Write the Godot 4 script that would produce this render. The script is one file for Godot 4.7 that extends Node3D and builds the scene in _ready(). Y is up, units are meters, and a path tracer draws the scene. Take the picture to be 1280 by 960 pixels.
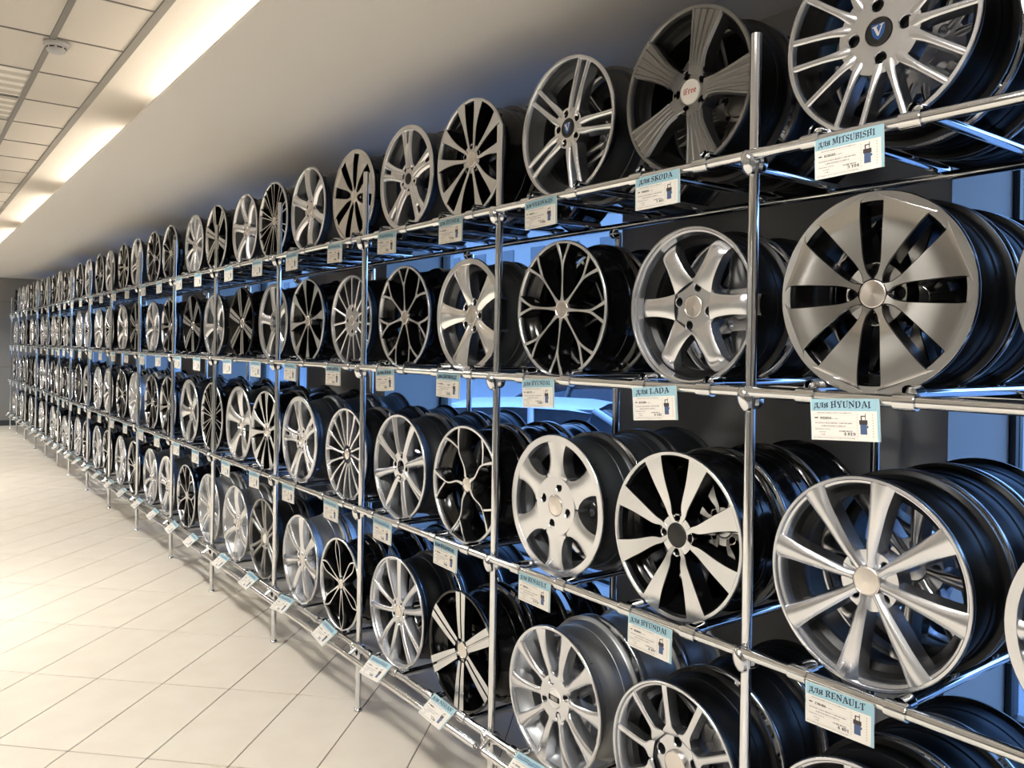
extends Node3D
# A car wheel shop: a long chrome tube rack of alloy wheels in front of a window wall.
# x: from the aisle to the window wall, y: up, -z: along the rack to the far end wall. Metres.

const EYE := 1.58
const FOCAL := 1026.137          # pixels at 1280 x 960
const RAIL_X := 1.590
const POST_X := 1.612
const REAR_X := 2.14
const FACE_X := 1.645
const SHELF_Y := [2.040, 1.486, 0.876, 0.288]
const BAR_UP := [0.022, 0.017, 0.0055, -0.0126]     # how far the cross bars lie above the rails
const POST_Z := [-0.216, -1.214, -2.24, -3.231, -4.233, -5.311, -6.296, -7.373, -8.503, -9.626, -10.78, -11.642, -12.666, -13.744, -14.979, -16.115, -17.114]
const SOFFIT_Y := 2.72
const CEIL_Y := 3.0
const WALL_X := 2.36
const END_Z := -17.68
const ORD := ["first", "second", "third", "fourth", "fifth", "sixth", "seventh", "eighth", "ninth", "tenth", "eleventh", "twelfth", "thirteenth", "fourteenth", "fifteenth", "sixteenth", "seventeenth", "eighteenth", "nineteenth", "twentieth", "twenty-first", "twenty-second", "twenty-third", "twenty-fourth", "twenty-fifth", "twenty-sixth", "twenty-seventh", "twenty-eighth", "twenty-ninth", "thirtieth", "thirty-first", "thirty-second", "thirty-third", "thirty-fourth"]
const SHELF := ["top", "second", "third", "bottom"]

var rng := RandomNumberGenerator.new()
var mat := {}
var shapes := {}
var used := {}


# ---------------------------------------------------------------- mesh building
class MB:
	var v := PackedVector3Array()
	var n := PackedVector3Array()
	var t := PackedVector2Array()
	var i := PackedInt32Array()

	# rows of points; the normal is (along a row) x (from row to row); smooth inside one grid
	func grid(rows: Array, closed := false, flip := false) -> void:
		var h := rows.size()
		var w: int = rows[0].size()
		var at := v.size()
		var cols := w + (1 if closed else 0)
		var nn := PackedVector3Array()
		nn.resize(h * cols)
		for r in h:
			for c in cols:
				var p: Vector3 = rows[r][c % w]
				v.append(p)
				var a := atan2(p.x, p.y) / TAU
				if closed:
					a = float(c) / w
				t.append(Vector2(a, Vector2(p.x, p.y).length()))
		for r in h - 1:
			for c in cols - 1:
				var a := at + r * cols + c
				var b := a + 1
				var d := a + cols
				var e := d + 1
				var f := (v[b] - v[a]).cross(v[d] - v[a]) + (v[e] - v[b]).cross(v[d] - v[b])
				if flip:
					f = -f
					i.append_array([a, b, d, b, e, d])
				else:
					i.append_array([a, d, b, b, d, e])
				for k in [a, b, d, e]:
					nn[k - at] += f
		if closed:
			for r in h:
				var s := nn[r * cols] + nn[r * cols + cols - 1]
				nn[r * cols] = s
				nn[r * cols + cols - 1] = s
		for k in nn.size():
			n.append(nn[k].normalized() if nn[k].length() > 1e-12 else Vector3(0, 0, 1))

	func lathe(profile: Array, seg: int, flip := false) -> void:
		var rows := []
		for p in profile:
			var row := PackedVector3Array()
			for k in seg:
				var a := TAU * k / seg
				row.append(Vector3(p[0] * cos(a), p[0] * sin(a), p[1]))
			rows.append(row)
		grid(rows, true, flip)

	func quad(a: Vector3, b: Vector3, c: Vector3, d: Vector3) -> void:   # a b along, c d above
		grid([PackedVector3Array([a, b]), PackedVector3Array([c, d])])

	func box(lo: Vector3, hi: Vector3, ch := 0.0) -> void:
		var c := (lo + hi) / 2.0
		var s := (hi - lo) / 2.0
		var e := minf(ch, minf(s.x, minf(s.y, s.z)) * 0.8)
		for ax in 3:
			for sg in [-1.0, 1.0]:
				var u := Vector3.ZERO
				var w := Vector3.ZERO
				var m := Vector3.ZERO
				m[ax] = s[ax] * sg
				u[(ax + 1) % 3] = s[(ax + 1) % 3] - e
				w[(ax + 2) % 3] = s[(ax + 2) % 3] - e
				if sg < 0:
					var x := u
					u = w
					w = x
				quad(c + m - u - w, c + m + u - w, c + m - u + w, c + m + u + w)
		if e > 0.0:
			for ax in 3:
				var b1 := (ax + 1) % 3
				var b2 := (ax + 2) % 3
				for s1 in [-1.0, 1.0]:
					for s2 in [-1.0, 1.0]:
						var p := Vector3.ZERO
						var q := Vector3.ZERO
						p[b1] = s[b1] * s1
						p[b2] = (s[b2] - e) * s2
						q[b1] = (s[b1] - e) * s1
						q[b2] = s[b2] * s2
						var l := Vector3.ZERO
						l[ax] = s[ax] - e
						if s1 * s2 < 0:
							l = -l
						quad(c + p - l, c + p + l, c + q - l, c + q + l) if false else quad(c + q + l, c + q - l, c + p + l, c + p - l)

	func add(o: MB, x: Transform3D) -> void:
		var at := v.size()
		for p in o.v:
			v.append(x * p)
		for p in o.n:
			n.append((x.basis * p).normalized())
		t.append_array(o.t)
		for k in o.i:
			i.append(k + at)


func to_mesh(parts: Array) -> ArrayMesh:
	var m := ArrayMesh.new()
	for b: MB in parts:
		if b.i.is_empty():
			continue
		var a := []
		a.resize(Mesh.ARRAY_MAX)
		a[Mesh.ARRAY_VERTEX] = b.v
		a[Mesh.ARRAY_NORMAL] = b.n
		a[Mesh.ARRAY_TEX_UV] = b.t
		a[Mesh.ARRAY_INDEX] = b.i
		m.add_surface_from_arrays(Mesh.PRIMITIVE_TRIANGLES, a)
	return m


# ---------------------------------------------------------------- scene tree
func numbered(called: String) -> String:
	var k: int = used.get(called, 0)
	used[called] = k + 1
	return called if k == 0 else "%s_%03d" % [called, k]


func thing(called: String, label: String, category: String, at: Vector3, group := "") -> Node3D:
	var o := Node3D.new()
	o.name = numbered(called)
	add_child(o, true)
	o.position = at
	tag(o, label, category, group)
	return o


func tag(o: Node, label: String, category: String, group := "") -> void:
	o.set_meta("label", label)
	o.set_meta("category", category)
	if group != "":
		o.set_meta("group", group)


func part(called: String, mesh: Mesh, mats: Array, parent: Node, x := Transform3D.IDENTITY) -> MeshInstance3D:
	var o := MeshInstance3D.new()
	if parent == self:
		o.name = numbered(called)
	else:
		# parts of one parent that share a name are numbered
		var k: int = parent.get_meta("_n_" + called, 0)
		parent.set_meta("_n_" + called, k + 1)
		o.name = called if k == 0 else "%s_%03d" % [called, k]
	o.mesh = mesh
	for k in mesh.get_surface_count():
		o.set_surface_override_material(k, mats[mini(k, mats.size() - 1)])
	parent.add_child(o, true)
	o.transform = x
	return o


func struct(o: Node) -> Node:
	o.set_meta("kind", "structure")
	return o


func block(called: String, lo: Vector3, hi: Vector3, m: Material, parent: Node, ch := 0.0) -> MeshInstance3D:
	var b := MB.new()
	b.box(lo, hi, ch)
	return part(called, to_mesh([b]), [m], parent)


func tube(length: float, r := 0.0125) -> ArrayMesh:      # along z, centred, closed ends with a small bevel
	var key := "tube%.3f_%.4f" % [length, r]
	if not shapes.has(key):
		var b := MB.new()
		var h := length / 2.0
		b.lathe([[r, -h + 0.001], [r, h - 0.001]], 20)
		b.lathe([[r, h - 0.001], [r - 0.001, h], [r - 0.0025, h], [r - 0.0025, h - 0.01], [0.0001, h - 0.01]], 20)
		b.lathe([[r, -h + 0.001], [r - 0.001, -h], [0.0001, -h]], 20, true)
		shapes[key] = to_mesh([b])
	return shapes[key]


const ALONG_Z := Basis(Vector3(1, 0, 0), Vector3(0, 1, 0), Vector3(0, 0, 1))
const ALONG_X := Basis(Vector3(0, 0, -1), Vector3(0, 1, 0), Vector3(1, 0, 0))
const ALONG_Y := Basis(Vector3(1, 0, 0), Vector3(0, 0, -1), Vector3(0, 1, 0))


# ---------------------------------------------------------------- materials
func std(name: String, c: Color, rough: float, metal := 0.0) -> StandardMaterial3D:
	var m := StandardMaterial3D.new()
	m.resource_name = name
	m.albedo_color = c
	m.roughness = rough
	m.metallic = metal
	mat[name] = m
	return m


func noise_tex(freq: float, ramp: Array, size := 512, seedv := 1, normal := false) -> NoiseTexture2D:
	var f := FastNoiseLite.new()
	f.seed = seedv
	f.frequency = freq
	f.fractal_octaves = 4
	var t := NoiseTexture2D.new()
	t.width = size
	t.height = size
	t.seamless = true
	t.noise = f
	if normal:
		t.as_normal_map = true
		t.bump_strength = 2.0
	else:
		var g := Gradient.new()
		g.offsets = PackedFloat32Array([0.25, 0.75])
		g.colors = PackedColorArray(ramp)
		t.color_ramp = g
	return t


func make_materials() -> void:
	var m := std("chrome", Color(0.88, 0.89, 0.90), 0.09, 1.0)
	m = std("silver", Color(0.85, 0.86, 0.88), 0.26, 1.0)
	m.clearcoat_enabled = true
	m.clearcoat = 0.6
	m.clearcoat_roughness = 0.12
	m = std("bright_silver", Color(0.95, 0.955, 0.965), 0.2, 1.0)
	m.clearcoat_enabled = true
	m.clearcoat = 0.6
	m.clearcoat_roughness = 0.08
	m = std("dull_silver", Color(0.68, 0.69, 0.70), 0.42, 0.9)
	m = std("gunmetal", Color(0.50, 0.50, 0.50), 0.3, 0.9)
	m.clearcoat_enabled = true
	m.clearcoat = 0.8
	m.clearcoat_roughness = 0.06
	m = std("machined", Color(0.86, 0.87, 0.885), 0.27, 1.0)
	m.anisotropy_enabled = true
	m.anisotropy = 0.5
	m = std("gloss_black", Color(0.03, 0.03, 0.032), 0.14, 0.0)
	m = std("polished", Color(0.80, 0.80, 0.80), 0.15, 1.0)
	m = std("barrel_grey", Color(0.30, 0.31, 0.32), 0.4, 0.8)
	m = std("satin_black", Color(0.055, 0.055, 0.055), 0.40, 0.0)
	m.metallic_specular = 0.38
	m = std("spun_cap", Color(0.88, 0.86, 0.84), 0.25, 1.0)
	m.anisotropy_enabled = true
	m.anisotropy = 0.75
	std("white_cap", Color(0.86, 0.85, 0.83), 0.3)
	std("emblem_blue", Color(0.15, 0.35, 0.62), 0.3)
	std("emblem_red", Color(0.65, 0.10, 0.08), 0.4)
	std("bolt_hole", Color(0.16, 0.165, 0.17), 0.5, 0.3)  # dark seat steel, with the shade down the hole put into the colour
	std("dark_trim", Color(0.05, 0.05, 0.055), 0.4)
	# setting
	m = std("floor_tile", Color(1, 1, 1), 0.38)
	m.albedo_texture = noise_tex(0.012, [Color(0.855, 0.82, 0.765), Color(0.87, 0.84, 0.785)], 512, 3)
	m.uv1_triplanar = true
	m.uv1_world_triplanar = true
	m.uv1_scale = Vector3(0.6, 0.6, 0.6)
	m = std("grout", Color(0.42, 0.38, 0.33), 0.8)
	m = std("ceiling_tile", Color(1, 1, 1), 0.9)
	m.albedo_texture = noise_tex(0.09, [Color(0.755, 0.732, 0.70), Color(0.76, 0.737, 0.705)], 256, 5)
	m.uv1_triplanar = true
	m.uv1_world_triplanar = true
	m.uv1_scale = Vector3(1.5, 1.5, 1.5)
	std("ceiling_grid", Color(0.45, 0.44, 0.42), 0.55, 0.0)
	std("plaster", Color(0.875, 0.86, 0.835), 0.9)
	std("strip_paint", Color(0.775, 0.755, 0.725), 0.9)
	std("wall_paint", Color(0.80, 0.78, 0.75), 0.85)
	std("pier_paint", Color(0.62, 0.62, 0.615), 0.8)
	std("end_panel", Color(0.52, 0.51, 0.49), 0.6)
	std("skirting", Color(0.22, 0.25, 0.25), 0.5)
	std("frame_dark", Color(0.07, 0.075, 0.08), 0.4)
	m = std("glass", Color(0.80, 0.90, 1.0, 0.10), 0.02)
	m.transparency = BaseMaterial3D.TRANSPARENCY_ALPHA
	std("lamp_metal", Color(0.88, 0.87, 0.85), 0.2, 0.9)
	std("lamp_white", Color(0.80, 0.79, 0.77), 0.6)
	std("detector_plastic", Color(0.66, 0.66, 0.66), 0.5)
	m = std("tube_glow", Color(1, 0.95, 0.85), 0.5)
	m.emission_enabled = true
	m.emission = Color(1.0, 0.95, 0.88)
	m.emission_energy_multiplier = 26.0
	std("paper", Color(0.86, 0.84, 0.79), 0.7)
	std("ink", Color(0.10, 0.14, 0.22), 0.7)
	std("black_ink", Color(0.08, 0.08, 0.08), 0.7)
	# outside
	std("asphalt", Color(0.52, 0.53, 0.54), 0.9)
	std("facade", Color(0.62, 0.62, 0.62), 0.9)
	std("facade_dark", Color(0.33, 0.35, 0.38), 0.5)
	m = std("white_car", Color(0.80, 0.82, 0.84), 0.2)
	m.clearcoat_enabled = true
	m = std("dark_car", Color(0.05, 0.06, 0.10), 0.2)
	m.clearcoat_enabled = true
	std("car_glass", Color(0.05, 0.07, 0.10), 0.05)
	std("tail_red", Color(0.75, 0.04, 0.06), 0.3)
	std("rubber", Color(0.04, 0.04, 0.04), 0.8)


# ---------------------------------------------------------------- wheels (radius 1, front towards +z, front lip at z = 0)
func catmull(p: Array, steps: int) -> Array:
	var out := []
	for s in p.size() - 1:
		var a: Array = p[maxi(s - 1, 0)]
		var b: Array = p[s]
		var c: Array = p[s + 1]
		var d: Array = p[mini(s + 2, p.size() - 1)]
		for k in steps:
			var q := []
			for j in b.size():
				q.append(cubic_interpolate(b[j], c[j], a[j], d[j], float(k) / steps))
			out.append(q)
	out.append(p[-1])
	return out


# leg: {p: [[r, sideways, half width, z], ...], th, ch, gr, dr}
func loft(face: MB, side: MB, leg: Dictionary) -> void:
	var st := catmull(leg.p, leg.get("steps", 3))
	var th: float = leg.get("th", 0.16)
	var ch: float = leg.get("ch", 0.012)
	var gr: float = leg.get("gr", 0.0)
	var dr: float = leg.get("dr", 0.02)
	var fl := []
	var fr := []
	var ff := []
	var cl := []
	var cr := []
	var sl := []
	var sr := []
	for k in st.size():
		var s: Array = st[k]
		var a := Vector2(st[maxi(k - 1, 0)][1], st[maxi(k - 1, 0)][0])
		var b := Vector2(st[mini(k + 1, st.size() - 1)][1], st[mini(k + 1, st.size() - 1)][0])
		var dir := (b - a).normalized()
		var n2 := Vector2(dir.y, -dir.x)
		var c := Vector2(s[1], s[0])
		var w: float = s[2]
		var z: float = s[3]
		var e := minf(ch, w * 0.6)
		var l := c - n2 * w
		var r := c + n2 * w
		var l1 := c - n2 * (w - e)
		var r1 := c + n2 * (w - e)
		var lb := c - n2 * (w + dr)
		var rb := c + n2 * (w + dr)
		var far := 0.985 if leg.has("cap") else 0.968
		l = l.limit_length(far)
		r = r.limit_length(far)
		l1 = l1.limit_length(far - 0.004)
		r1 = r1.limit_length(far - 0.004)
		lb = lb.limit_length(0.92)
		rb = rb.limit_length(0.92)
		c = c.limit_length(far)
		var pl := Vector3(l1.x, l1.y, z)
		var pm := Vector3(c.x, c.y, z + gr)
		var pr := Vector3(r1.x, r1.y, z)
		ff.append(PackedVector3Array([pl, pr]))
		fl.append(PackedVector3Array([pl, pm]))
		fr.append(PackedVector3Array([pm, pr]))
		cl.append(PackedVector3Array([Vector3(l.x, l.y, z - e), pl]))
		cr.append(PackedVector3Array([pr, Vector3(r.x, r.y, z - e)]))
		sl.append(PackedVector3Array([Vector3(lb.x, lb.y, z - th), Vector3(l.x, l.y, z - e)]))
		sr.append(PackedVector3Array([Vector3(r.x, r.y, z - e), Vector3(rb.x, rb.y, z - th)]))
	var rnd: float = leg.get("rnd", 0.0)
	if rnd > 0.0:
		var rows := []
		for k in st.size():
			var row := PackedVector3Array()
			var l: Vector3 = cl[k][0]
			var r: Vector3 = cr[k][1]
			for u in [-1.0, -0.86, -0.62, -0.3, 0.0, 0.3, 0.62, 0.86, 1.0]:
				var q := l.lerp(r, (u + 1.0) / 2.0)
				q.z = st[k][3] - rnd * pow(absf(u), 2.6) + gr * (1.0 - absf(u))
				row.append(q)
			rows.append(row)
			sl[k][1].z = st[k][3] - rnd
			sr[k][0].z = st[k][3] - rnd
		face.grid(rows)
		side.grid(sl)
		side.grid(sr)
		return
	if gr == 0.0:
		face.grid(ff)
	else:
		face.grid(fl)
		face.grid(fr)
	for g in [cl, cr, sl, sr]:
		side.grid(g)
	if leg.has("cap"):
		var k := st.size() - 1
		side.grid([PackedVector3Array([sl[k][1], sr[k][0]]), PackedVector3Array([sl[k][0], sr[k][1]])], false, true)
		side.grid([PackedVector3Array([fl[k][0], fr[k][1]]), PackedVector3Array([sl[k][1], sr[k][0]])], false, true)


func mirrored(leg: Dictionary) -> Dictionary:
	var o := leg.duplicate(true)
	for s in o.p:
		s[1] = -s[1]
	return o


func rim_mesh(lip: String) -> Array:
	if shapes.has("rim_" + lip):
		return shapes["rim_" + lip]
	var f := MB.new()
	var b := MB.new()
	var seg := 72
	var inner := 0.925
	if lip == "thin":
		f.lathe([[1.0, -0.03], [0.997, -0.008], [0.988, 0.0]], seg)
		f.lathe([[0.988, 0.0], [0.955, -0.002]], seg)
		f.lathe([[0.955, -0.002], [0.94, -0.02], [0.93, -0.07]], seg)
		inner = 0.93
	elif lip == "flat":
		f.lathe([[1.0, -0.03], [0.997, -0.008], [0.988, 0.0]], seg)
		f.lathe([[0.988, 0.0], [0.90, -0.004]], seg)
		f.lathe([[0.90, -0.004], [0.89, -0.02], [0.885, -0.08]], seg)
		inner = 0.885
	else:  # deep, stepped
		f.lathe([[1.0, -0.03], [0.997, -0.008], [0.988, 0.0]], seg)
		f.lathe([[0.988, 0.0], [0.965, 0.0]], seg)
		f.lathe([[0.965, 0.0], [0.955, -0.012], [0.95, -0.04]], seg)
		f.lathe([[0.95, -0.04], [0.93, -0.045]], seg)
		f.lathe([[0.93, -0.045], [0.915, -0.07], [0.90, -0.16]], seg)
		inner = 0.90
	var z0 := -0.07 if lip == "thin" else (-0.08 if lip == "flat" else -0.16)
	b.lathe([[inner, z0], [0.885, -0.2], [0.80, -0.26]], seg)
	b.lathe([[0.80, -0.26], [0.80, -0.36], [0.88, -0.46], [0.89, -0.72]], seg)
	b.lathe([[0.89, -0.72], [0.94, -0.735], [0.95, -0.775]], seg)
	b.lathe([[0.95, -0.775], [0.99, -0.78]], seg)
	b.lathe([[0.99, -0.78], [1.0, -0.765], [1.0, -0.74]], seg)
	b.lathe([[1.0, -0.74], [0.955, -0.72], [0.945, -0.70]], seg)
	b.lathe([[0.945, -0.70], [0.925, -0.64], [0.93, -0.56], [0.915, -0.545]], seg)
	b.lathe([[0.915, -0.545], [0.905, -0.42], [0.86, -0.36], [0.85, -0.24]], seg)
	b.lathe([[0.85, -0.24], [0.90, -0.15], [0.94, -0.12]], seg)
	b.lathe([[0.94, -0.12], [0.945, -0.07], [0.965, -0.055]], seg)
	b.lathe([[0.965, -0.055], [1.0, -0.045], [1.0, -0.03]], seg)
	shapes["rim_" + lip] = [f, b]
	return shapes["rim_" + lip]


func hub_mesh(d: Dictionary) -> Array:
	var f := MB.new()
	var s := MB.new()
	var k_dark := MB.new()           # bolt hole insides, their shade put in as dark colour
	var hr: float = d.get("hub", 0.3)
	var hz: float = d.get("hz", -0.05)
	var cr: float = d.get("cap", 0.125)
	var nl: int = d.get("lugs", 5)
	var lr: float = d.get("lug_r", 0.22)
	var lw: float = d.get("lug_w", 0.055)
	var la: float = d.get("lug_a", 0.0)
	for k in nl:
		var a0: float = deg_to_rad(la) + TAU * k / nl
		var half := PI / nl
		var c := Vector2(sin(a0), cos(a0)) * lr
		var edge := []
		for j in 11:
			var a := a0 - half + 2 * half * j / 10.0
			edge.append(Vector2(sin(a), cos(a)) * hr)
		for j in range(1, 4):
			var a := a0 + half
			edge.append(Vector2(sin(a), cos(a)) * lerpf(hr, cr, j / 4.0))
		for j in 9:
			var a := a0 + half - 2 * half * j / 8.0
			edge.append(Vector2(sin(a), cos(a)) * cr)
		for j in range(1, 4):
			var a := a0 - half
			edge.append(Vector2(sin(a), cos(a)) * lerpf(cr, hr, j / 4.0))
		var outer := PackedVector3Array()
		var hole := PackedVector3Array()
		var hole1 := PackedVector3Array()
		var deep := PackedVector3Array()
		for p: Vector2 in edge:
			var h := c + (p - c).normalized() * lw
			var h1 := c + (p - c).normalized() * (lw - 0.008)
			outer.append(Vector3(p.x, p.y, hz))
			hole.append(Vector3(h.x, h.y, hz))
			hole1.append(Vector3(h1.x, h1.y, hz - 0.01))
			deep.append(Vector3(h1.x, h1.y, hz - 0.17))
		f.grid([outer, hole], true)
		f.grid([hole, hole1], true)
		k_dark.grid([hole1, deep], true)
		var mid := PackedVector3Array()
		var centre := PackedVector3Array()
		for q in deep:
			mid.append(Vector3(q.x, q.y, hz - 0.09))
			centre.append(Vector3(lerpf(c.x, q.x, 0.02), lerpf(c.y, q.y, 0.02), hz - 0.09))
		k_dark.grid([mid, centre], true)  # added dark floor, in place of the shade seen through the open hole
	s.lathe([[hr + 0.02, hz - 0.19], [hr, hz - 0.005], [hr - 0.004, hz]], 48)
	s.lathe([[0.06, hz - 0.19], [hr + 0.02, hz - 0.19]], 48)
	s.lathe([[cr, hz], [cr - 0.004, hz - 0.06]], 32)
	return [f, s, k_dark]


func cap_mesh(d: Dictionary) -> Array:
	var cr: float = d.get("cap", 0.125) - 0.003
	var hz: float = d.get("hz", -0.05)
	var f := MB.new()
	var up: float = d.get("cap_up", 0.012)
	f.lathe([[cr, hz - 0.04], [cr, hz + up - 0.012], [cr - 0.006, hz + up - 0.003], [cr - 0.014, hz + up]], 32)
	f.lathe([[cr - 0.014, hz + up], [cr - 0.02, hz + up - 0.006]], 32)
	f.lathe([[cr - 0.02, hz + up - 0.006], [cr * 0.5, hz + up - 0.003], [0.002, hz + up]], 32)
	return [f]


func design(d: Dictionary) -> Dictionary:
	var face := MB.new()
	var side := MB.new()
	for l in d.legs:
		if l.has("rot"):
			var f2 := MB.new()
			var s2 := MB.new()
			loft(f2, s2, l)
			var turn := Transform3D(Basis(Vector3(0, 0, 1), deg_to_rad(l.rot)), Vector3.ZERO)
			face.add(f2, turn)
			side.add(s2, turn)
			continue
		loft(face, side, l)
		if l.get("pair", false):
			loft(face, side, mirrored(l))
	d.spoke = to_mesh([face, side])
	var hub := hub_mesh(d)
	d.hub_shape = to_mesh(hub)
	var cap := cap_mesh(d)
	d.cap_shape = to_mesh(cap)
	var rim := rim_mesh(d.get("lip", "thin"))
	d.rim = to_mesh(rim)
	var wf := MB.new()
	var ws := MB.new()
	for k in d.n:
		var x := Transform3D(Basis(Vector3(0, 0, 1), TAU * k / d.n), Vector3.ZERO)
		wf.add(face, x)
		ws.add(side, x)
	wf.add(hub[0], Transform3D.IDENTITY)
	ws.add(hub[1], Transform3D.IDENTITY)
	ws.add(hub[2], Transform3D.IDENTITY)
	if not d.get("no_cap", false):
		wf.add(cap[0], Transform3D.IDENTITY)
	d.whole = to_mesh([wf, ws])
	var rf: MB = rim[0]
	return d


func make_designs() -> Dictionary:
	var D := {}
	D.six_step = {"n": 6, "lip": "deep", "hub": 0.36, "hz": -0.10, "cap": 0.15, "lugs": 4, "lug_a": 45, "lug_r": 0.245, "lug_w": 0.062, "words": "six-spoke stepped-lip",
		"legs": [{"p": [[0.28, 0, 0.17, -0.06], [0.42, 0, 0.135, -0.035], [0.62, 0, 0.115, -0.03], [0.80, 0, 0.12, -0.05], [0.92, 0, 0.125, -0.2]], "rnd": 0.03, "th": 0.16, "ch": 0.02}]}
	D.slot8 = {"n": 8, "lip": "flat", "hub": 0.31, "hz": -0.10, "cap_up": 0.07, "cap": 0.145, "lugs": 4, "lug_a": 22.5, "lug_r": 0.235, "lug_w": 0.068, "words": "eight-slot paddle-spoke",
		"legs": [{"p": [[0.145, 0, 0.054, -0.035], [0.22, 0, 0.036, -0.03], [0.33, 0, 0.05, -0.018], [0.45, 0, 0.086, -0.005], [0.7, 0, 0.172, 0.01], [0.83, 0, 0.222, 0.006], [0.885, 0, 0.258, 0.002], [0.915, 0, 0.345, -0.002]], "th": 0.2, "ch": 0.01, "dr": 0.0}]}
	D.fork8 = {"n": 8, "lip": "thin", "hub": 0.17, "hz": -0.05, "cap": 0.14, "lugs": 0, "words": "eight-fork thin-spoke",
		"legs": [{"p": [[0.13, 0, 0.05, -0.045], [0.2, 0, 0.03, -0.04], [0.4, 0, 0.02, -0.03], [0.62, 0, 0.03, -0.015], [0.68, 0, 0.045, -0.01]], "th": 0.2, "dr": 0.05, "ch": 0.006},
			{"p": [[0.68, 0.016, 0.024, -0.012], [0.80, 0.065, 0.024, -0.004], [0.95, 0.135, 0.032, 0.0]], "pair": true, "th": 0.18, "dr": 0.03, "ch": 0.006}]}
	D.fork7 = {"n": 7, "lip": "thin", "hub": 0.17, "hz": -0.05, "cap": 0.14, "lugs": 0, "words": "seven-fork thin-spoke",
		"legs": [{"p": [[0.13, 0, 0.05, -0.045], [0.2, 0, 0.03, -0.04], [0.4, 0, 0.022, -0.03], [0.6, 0, 0.032, -0.015], [0.68, 0, 0.05, -0.01]], "th": 0.2, "dr": 0.05, "ch": 0.006},
			{"p": [[0.62, 0.02, 0.025, -0.012], [0.78, 0.09, 0.026, -0.004], [0.95, 0.2, 0.034, 0.0]], "pair": true, "th": 0.18, "dr": 0.03, "ch": 0.006}]}
	D.wide5 = {"n": 5, "lip": "flat", "hub": 0.31, "hz": -0.10, "cap": 0.16, "lugs": 5, "lug_a": 36, "lug_r": 0.24, "lug_w": 0.066, "words": "five wide-spoke",
		"legs": [{"p": [[0.2, 0, 0.10, -0.09], [0.33, 0, 0.11, -0.05], [0.5, 0, 0.14, -0.02], [0.75, 0, 0.21, 0.0], [0.86, 0, 0.26, 0.0], [0.91, 0, 0.34, -0.004]], "rnd": 0.05, "th": 0.24, "ch": 0.025, "dr": 0.0, "gr": -0.008}]}
	D.fan15 = {"n": 15, "lip": "thin", "hub": 0.36, "hz": -0.05, "cap": 0.12, "lugs": 4, "lug_r": 0.24, "words": "fifteen thin-spoke",
		"legs": [{"p": [[0.3, 0, 0.03, -0.05], [0.42, 0, 0.024, -0.03], [0.94, 0, 0.024, -0.02]], "rnd": 0.01, "th": 0.14, "ch": 0.008, "dr": 0.01}]}
	D.flare8 = {"n": 8, "lip": "thin", "hub": 0.22, "hz": -0.05, "cap": 0.13, "lugs": 0, "words": "eight flared-spoke",
		"legs": [{"p": [[0.14, 0, 0.05, -0.05], [0.25, 0, 0.03, -0.04], [0.45, 0, 0.035, -0.025], [0.7, 0, 0.065, -0.01], [0.95, 0, 0.125, 0.0]], "th": 0.2, "dr": 0.03, "ch": 0.008}]}
	D.pair5flare = {"n": 5, "lip": "thin", "hub": 0.24, "hz": -0.06, "cap": 0.14, "lugs": 5, "lug_r": 0.21, "lug_a": 0, "lug_w": 0.05, "words": "ten flared-spoke",
		"legs": [{"p": [[0.14, 0.05, 0.03, -0.06], [0.25, 0.085, 0.035, -0.045], [0.5, 0.14, 0.048, -0.02], [0.75, 0.21, 0.085, -0.006], [0.95, 0.27, 0.14, 0.0]], "pair": true, "th": 0.2, "dr": 0.03, "ch": 0.008}]}
	D.paddle8 = {"n": 4, "lip": "thin", "hub": 0.24, "hz": -0.06, "cap": 0.15, "lugs": 4, "lug_a": 0, "lug_r": 0.205, "lug_w": 0.052, "words": "eight paddle-spoke",
		"legs": [{"p": [[0.15, 0.045, 0.03, -0.06], [0.24, 0.105, 0.038, -0.05], [0.36, 0.135, 0.06, -0.035], [0.6, 0.245, 0.095, -0.015], [0.8, 0.325, 0.13, -0.004], [0.96, 0.385, 0.17, 0.0]], "pair": true, "th": 0.2, "dr": 0.03, "ch": 0.008}]}
	D.twin5 = {"n": 5, "lip": "thin", "hub": 0.29, "hz": -0.055, "cap": 0.14, "lugs": 5, "lug_a": 36, "lug_r": 0.215, "lug_w": 0.058, "words": "five twin-spoke",
		"legs": [{"p": [[0.2, 0.05, 0.055, -0.055], [0.36, 0.075, 0.05, -0.03], [0.6, 0.083, 0.038, -0.015], [0.95, 0.10, 0.04, -0.01]], "pair": true, "rnd": 0.03, "th": 0.17, "ch": 0.02}]}
	D.rib5 = {"n": 5, "lip": "thin", "hub": 0.28, "hz": -0.10, "cap": 0.16, "lugs": 5, "lug_a": 36, "lug_r": 0.22, "lug_w": 0.062, "words": "five ribbed-spoke",
		"legs": [{"p": [[0.2, 0, 0.13, -0.10], [0.32, 0, 0.11, -0.06], [0.5, 0, 0.115, -0.03], [0.75, 0, 0.165, -0.015], [0.95, 0, 0.235, -0.01]], "th": 0.2, "ch": 0.015},
			{"p": [[0.3, 0, 0.014, -0.05], [0.5, 0, 0.016, -0.012], [0.94, 0, 0.02, 0.006]], "th": 0.04, "ch": 0.008},
			{"p": [[0.3, 0.05, 0.012, -0.05], [0.5, 0.06, 0.014, -0.012], [0.94, 0.11, 0.018, 0.006]], "pair": true, "th": 0.04, "ch": 0.008},
			{"p": [[0.3, 0.095, 0.012, -0.05], [0.5, 0.105, 0.014, -0.012], [0.94, 0.215, 0.018, 0.006]], "pair": true, "th": 0.04, "ch": 0.008}]}
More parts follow.
